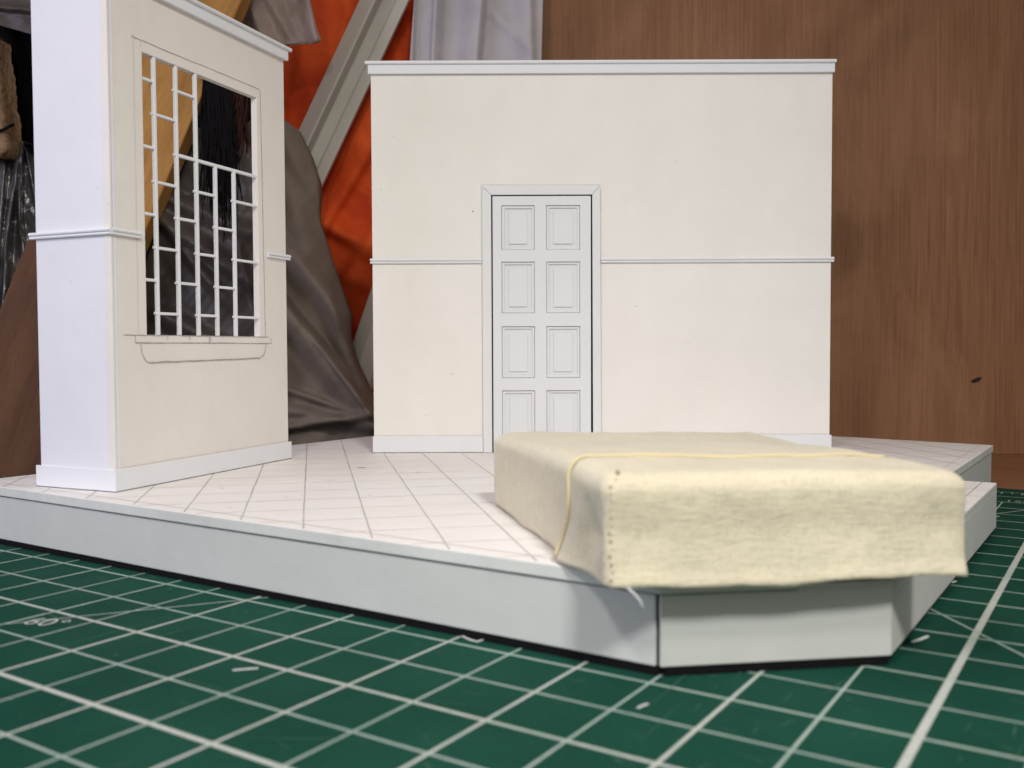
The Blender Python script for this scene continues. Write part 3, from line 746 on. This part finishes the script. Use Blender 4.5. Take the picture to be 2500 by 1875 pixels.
# big grey-brown bag behind the gap
bag = sheet('plastic_bag', [(255, 560, 640), (290, 480, 690), (315, 430, 727), (380, 400, 757), (440, 390, 775), (540, 370, 779), (590, 350, 797), (640, 330, 812), (700, 320, 832), (760, 310, 850), (830, 300, 849), (870, 300, 858), (940, 300, 895), (990, 300, 925), (1040, 300, 985), (1110, 300, 1010)], 33.4,
    [(690, 740, 875, 975, 60, 26, .9), (795, 860, 875, 970, 14, 20, .35), (700, 340, 830, 560, 40, 60, .4), (815, 760, 900, 985, 45, 22, .6), (690, 600, 830, 760, 55, 35, .55), (700, 1000, 900, 1040, 30, 25, .4), (730, 960, 800, 985, 18, 14, .3),
     (390, 570, 640, 760, 50, 40, .8), (420, 460, 620, 580, 60, 30, .6), (480, 640, 600, 800, 30, 60, .5), (700, 420, 760, 660, 60, 60, .4), (380, 720, 620, 830, 40, 30, .4), (690, 1045, 920, 1010, 20, 20, .5)], BAG, nu=130, nv=150, noise_amp=.14, noise_f=1.1, bulge=.7, thick=.3, sd=1.5, tilt=(0, -.5), back=True)
tag(bag, 'large crumpled grey brown plastic bag filling the gap between the walls', 'plastic bag')
shade_bag = sheet('shaded_bag_part', [(330, 420, 560), (370, 380, 650), (430, 350, 665), (560, 330, 668), (700, 320, 670), (850, 310, 672), (1000, 300, 674), (1110, 300, 676)], 31.9,
    [(405, 545, 650, 720, 26, 40, .5), (430, 590, 520, 700, 20, 30, .3), (590, 640, 625, 760, 8, 20, .3), (400, 480, 600, 560, 40, 30, .35), (380, 760, 620, 880, 40, 30, .4)], BAG_DARK, nu=90, nv=110, noise_amp=.12, noise_f=1.3, bulge=.5, thick=.3, sd=2.5, back=True)  # second, darker sheet paints the shade on the bag behind the window
tag(shade_bag, 'shaded part of the bag low behind the window, shade put into its dark colour', 'plastic bag')
# hanging flap of film
fp = sheet('plastic_flap', [(-200, 520, 735), (-60, 520, 748), (0, 520, 757), (60, 530, 771), (104, 545, 786), (108, 560, 735), (112, 575, 680)], 32.2,
    [(735, -80, 772, 90, 30, 12, .35), (600, -20, 640, 100, 20, 60, .5), (660, 0, 690, 60, 30, 30, .3)], FLAP, nu=60, nv=50, noise_amp=.08, noise_f=2, thick=.05, sd=7)
tag(fp, 'crumpled mauve film corner hanging above the window wall cornice', 'plastic film')

# tassel of black and brown fibres
tas = thing('fibre_tassel', 'frayed hank of black and dark brown fibres hanging behind the window bars', 'tassel', on_y(545, 120, 30))
for nm, m, n, xa, xb, y_end, Yt in (('black_strands', HAIRB, 190, 500, 560, (360, 560), 30.0), ('brown_strands', HAIRR, 190, 545, 604, (270, 400), 30.1)):
    k = MB()
    for i in range(n):
        x = random.uniform(xa, xb) + random.uniform(-14, 26)*(.3); ye = random.uniform(*y_end)
        if nm == 'black_strands' and i % 18 == 0: ye += random.uniform(30, 70)
        dx = random.gauss(0, 16) + (10 if nm == 'black_strands' else -14); ph = random.random()*6; pts = []
        for t in np.linspace(0, 1, 12):
            y = 90 + (ye-90)*t; xx = x + dx*t*t + (5*math.sin(t*5+ph) + 4*math.sin(t*13+ph*3))*t
            if nm == 'brown_strands': xx += -20*max(0, t-.6)
            pts.append(on_y(xx, y, Yt + .3*math.sin(ph) - .1*t))
        k.tube(pts, random.uniform(.025, .06), 0, 5, .012)
    k.build(nm, m, tas, smooth=True)
k = MB(); pts = [on_y(480+(x_), 110+20*math.sin(x_/30), 30.6) for x_ in range(0, 150, 10)]
for dy in range(0, 190, 12): k.tube([p + np.array([.12*math.sin(dy+i), .2, -dy*30/FPX]) for i, p in enumerate(pts)], .16, 0, 8)
k.build('dark_core', HAIRB, tas, smooth=True)

# left corner: black cloth, tan cork piece, glossy film bag, grey film strip
cl = sheet('black_cloth', [(60, -40, 330), (330, -60, 330), (420, -60, 330), (700, 20, 330), (1180, 60, 330)], 32.6, [(20, 80, 60, 400, 30, 30, .4)], CLOTHB, nu=30, nv=40, noise_amp=.1, thick=.3)
tag(cl, 'black cloth hanging in the dark left of the end column', 'cloth')
ck = sheet('cork_piece', [(90, -120, -2), (110, -120, 6), (170, -120, 11), (260, -120, 22), (320, -120, 33), (368, -120, 36), (382, -120, 20)], 31.2, [(-10, 120, 20, 360, 40, 25, .5)], BARK, nu=30, nv=40, bulge=.9, noise_amp=.12, noise_f=5, thick=.4, back=True)
tag(ck, 'rough tan cork block at the left edge of the frame', 'cork block')
ck2 = MB(); ck2.tube([on_y(-30, 325, 30.4), on_y(5, 318, 30.2), on_y(34, 303, 30.3)], .05, 0, 8); ck2.build('cord', HAIRB, ck, smooth=True)
sb = sheet('glossy_plastic_bag', [(345, 44, 62), (372, 20, 90), (400, -60, 120), (480, -100, 160), (600, -100, 200), (1000, -100, 200)], 32.0,
    [(50, 350, 18, 560, 10, 14, .6), (56, 350, 48, 520, 8, 8, .5), (60, 350, 95, 520, 8, 14, .6), (10, 420, -10, 700, 20, 12, .5), (45, 470, 60, 640, 12, 9, .4), (20, 560, 5, 780, 12, 18, .4)], SHINE, nu=90, nv=130, bulge=.6, noise_amp=.05, noise_f=3, thick=.3, back=True)
tag(sb, 'gathered glossy clear plastic bag left of the end column', 'plastic bag')
gs = sheet('grey_film_strip', [(-120, -80, 260), (10, -80, 260), (28, -80, 260), (62, 0, 260), (84, 78, 260)], 31.8, [(-40, 14, 200, 36, 12, 12, .3)], BAG_DARK, nu=40, nv=40, noise_amp=.06, noise_f=3, thick=.05)
tag(gs, 'dull grey film strip in the top left corner', 'plastic film')

# unseen dark rods added above the frame to cast soft shadows across the plywood
LK = np.array([-6, -1, 18.5])
rods = thing('shadow_rods', 'two unseen dark rods added above the plywood panel to cast the shadows across its top', 'shadow_rod', (9, 27.5, 16))
for a, b, r_ in (((2330, -60), (2085, 215), .55), ((2180, -50), (2110, 40), .35)):
    A_, B_ = on_y(*a, YP), on_y(*b, YP); P_ = LK + (A_-LK)*.77; Q_ = LK + (B_-LK)*.77
    k = MB(); k.tube([P_ + (P_-Q_)*1.5, P_, (P_+Q_)/2+np.array([.0,0,.06]), Q_], r_, 0, 10, r_*.6); k.build('shadow_rod', HAIRB, rods, smooth=True)

# ------------------------------------------------------------------ paper scraps on the mat
def scrap(pts, w, label):
    k = MB(); P = [on_z(x, y, .02) for x, y in pts]; V = []; Fc = []; n = len(P)
    for i, p in enumerate(P):
        t = P[min(i+1, n-1)] - P[max(i-1, 0)]; t /= np.linalg.norm(t); q = np.array([-t[1], t[0], 0])*w*.6*(.4+.6*math.sin(math.pi*(i+.6)/(n+.2))); zz = np.array([0, 0, .006*math.sin(math.pi*i/(n-1))])
        V += [p-q+zz, p+q+zz*.6]
    for i in range(n-1): Fc.append((2*i, 2*i+2, 2*i+3, 2*i+1))
    k.add(V, Fc); o = k.build('paper_sliver', SCRAP); so = o.modifiers.new('s', 'SOLIDIFY'); so.thickness = .012*S
    tag(o, label, 'paper scrap', 'paper slivers lying on the mat'); return o
scrap([(568, 1635), (600, 1633), (630, 1630)], .022, 'straight white paper sliver on the mat, leftmost of the slivers')
scrap([(1128, 1552), (1150, 1562), (1165, 1566), (1185, 1560), (1212, 1564), (1222, 1561)], .022, 'curled white paper sliver beside the black foot of the front skirt')
scrap([(2226, 1566), (2242, 1562), (2256, 1557), (2266, 1552)], .04, 'bent white paper sliver right of the platform corner')
scrap([(1556, 1727), (1570, 1722), (1582, 1717)], .022, 'short white paper fleck between grid lines in the front')
scrap([(2322, 1421), (2334, 1418)], .03, 'tiny brown tinged fleck against the foot of the side skirt')

for o in TMP:
    if '_o' in o: del o['_o']
SC.render.engine = 'CYCLES'
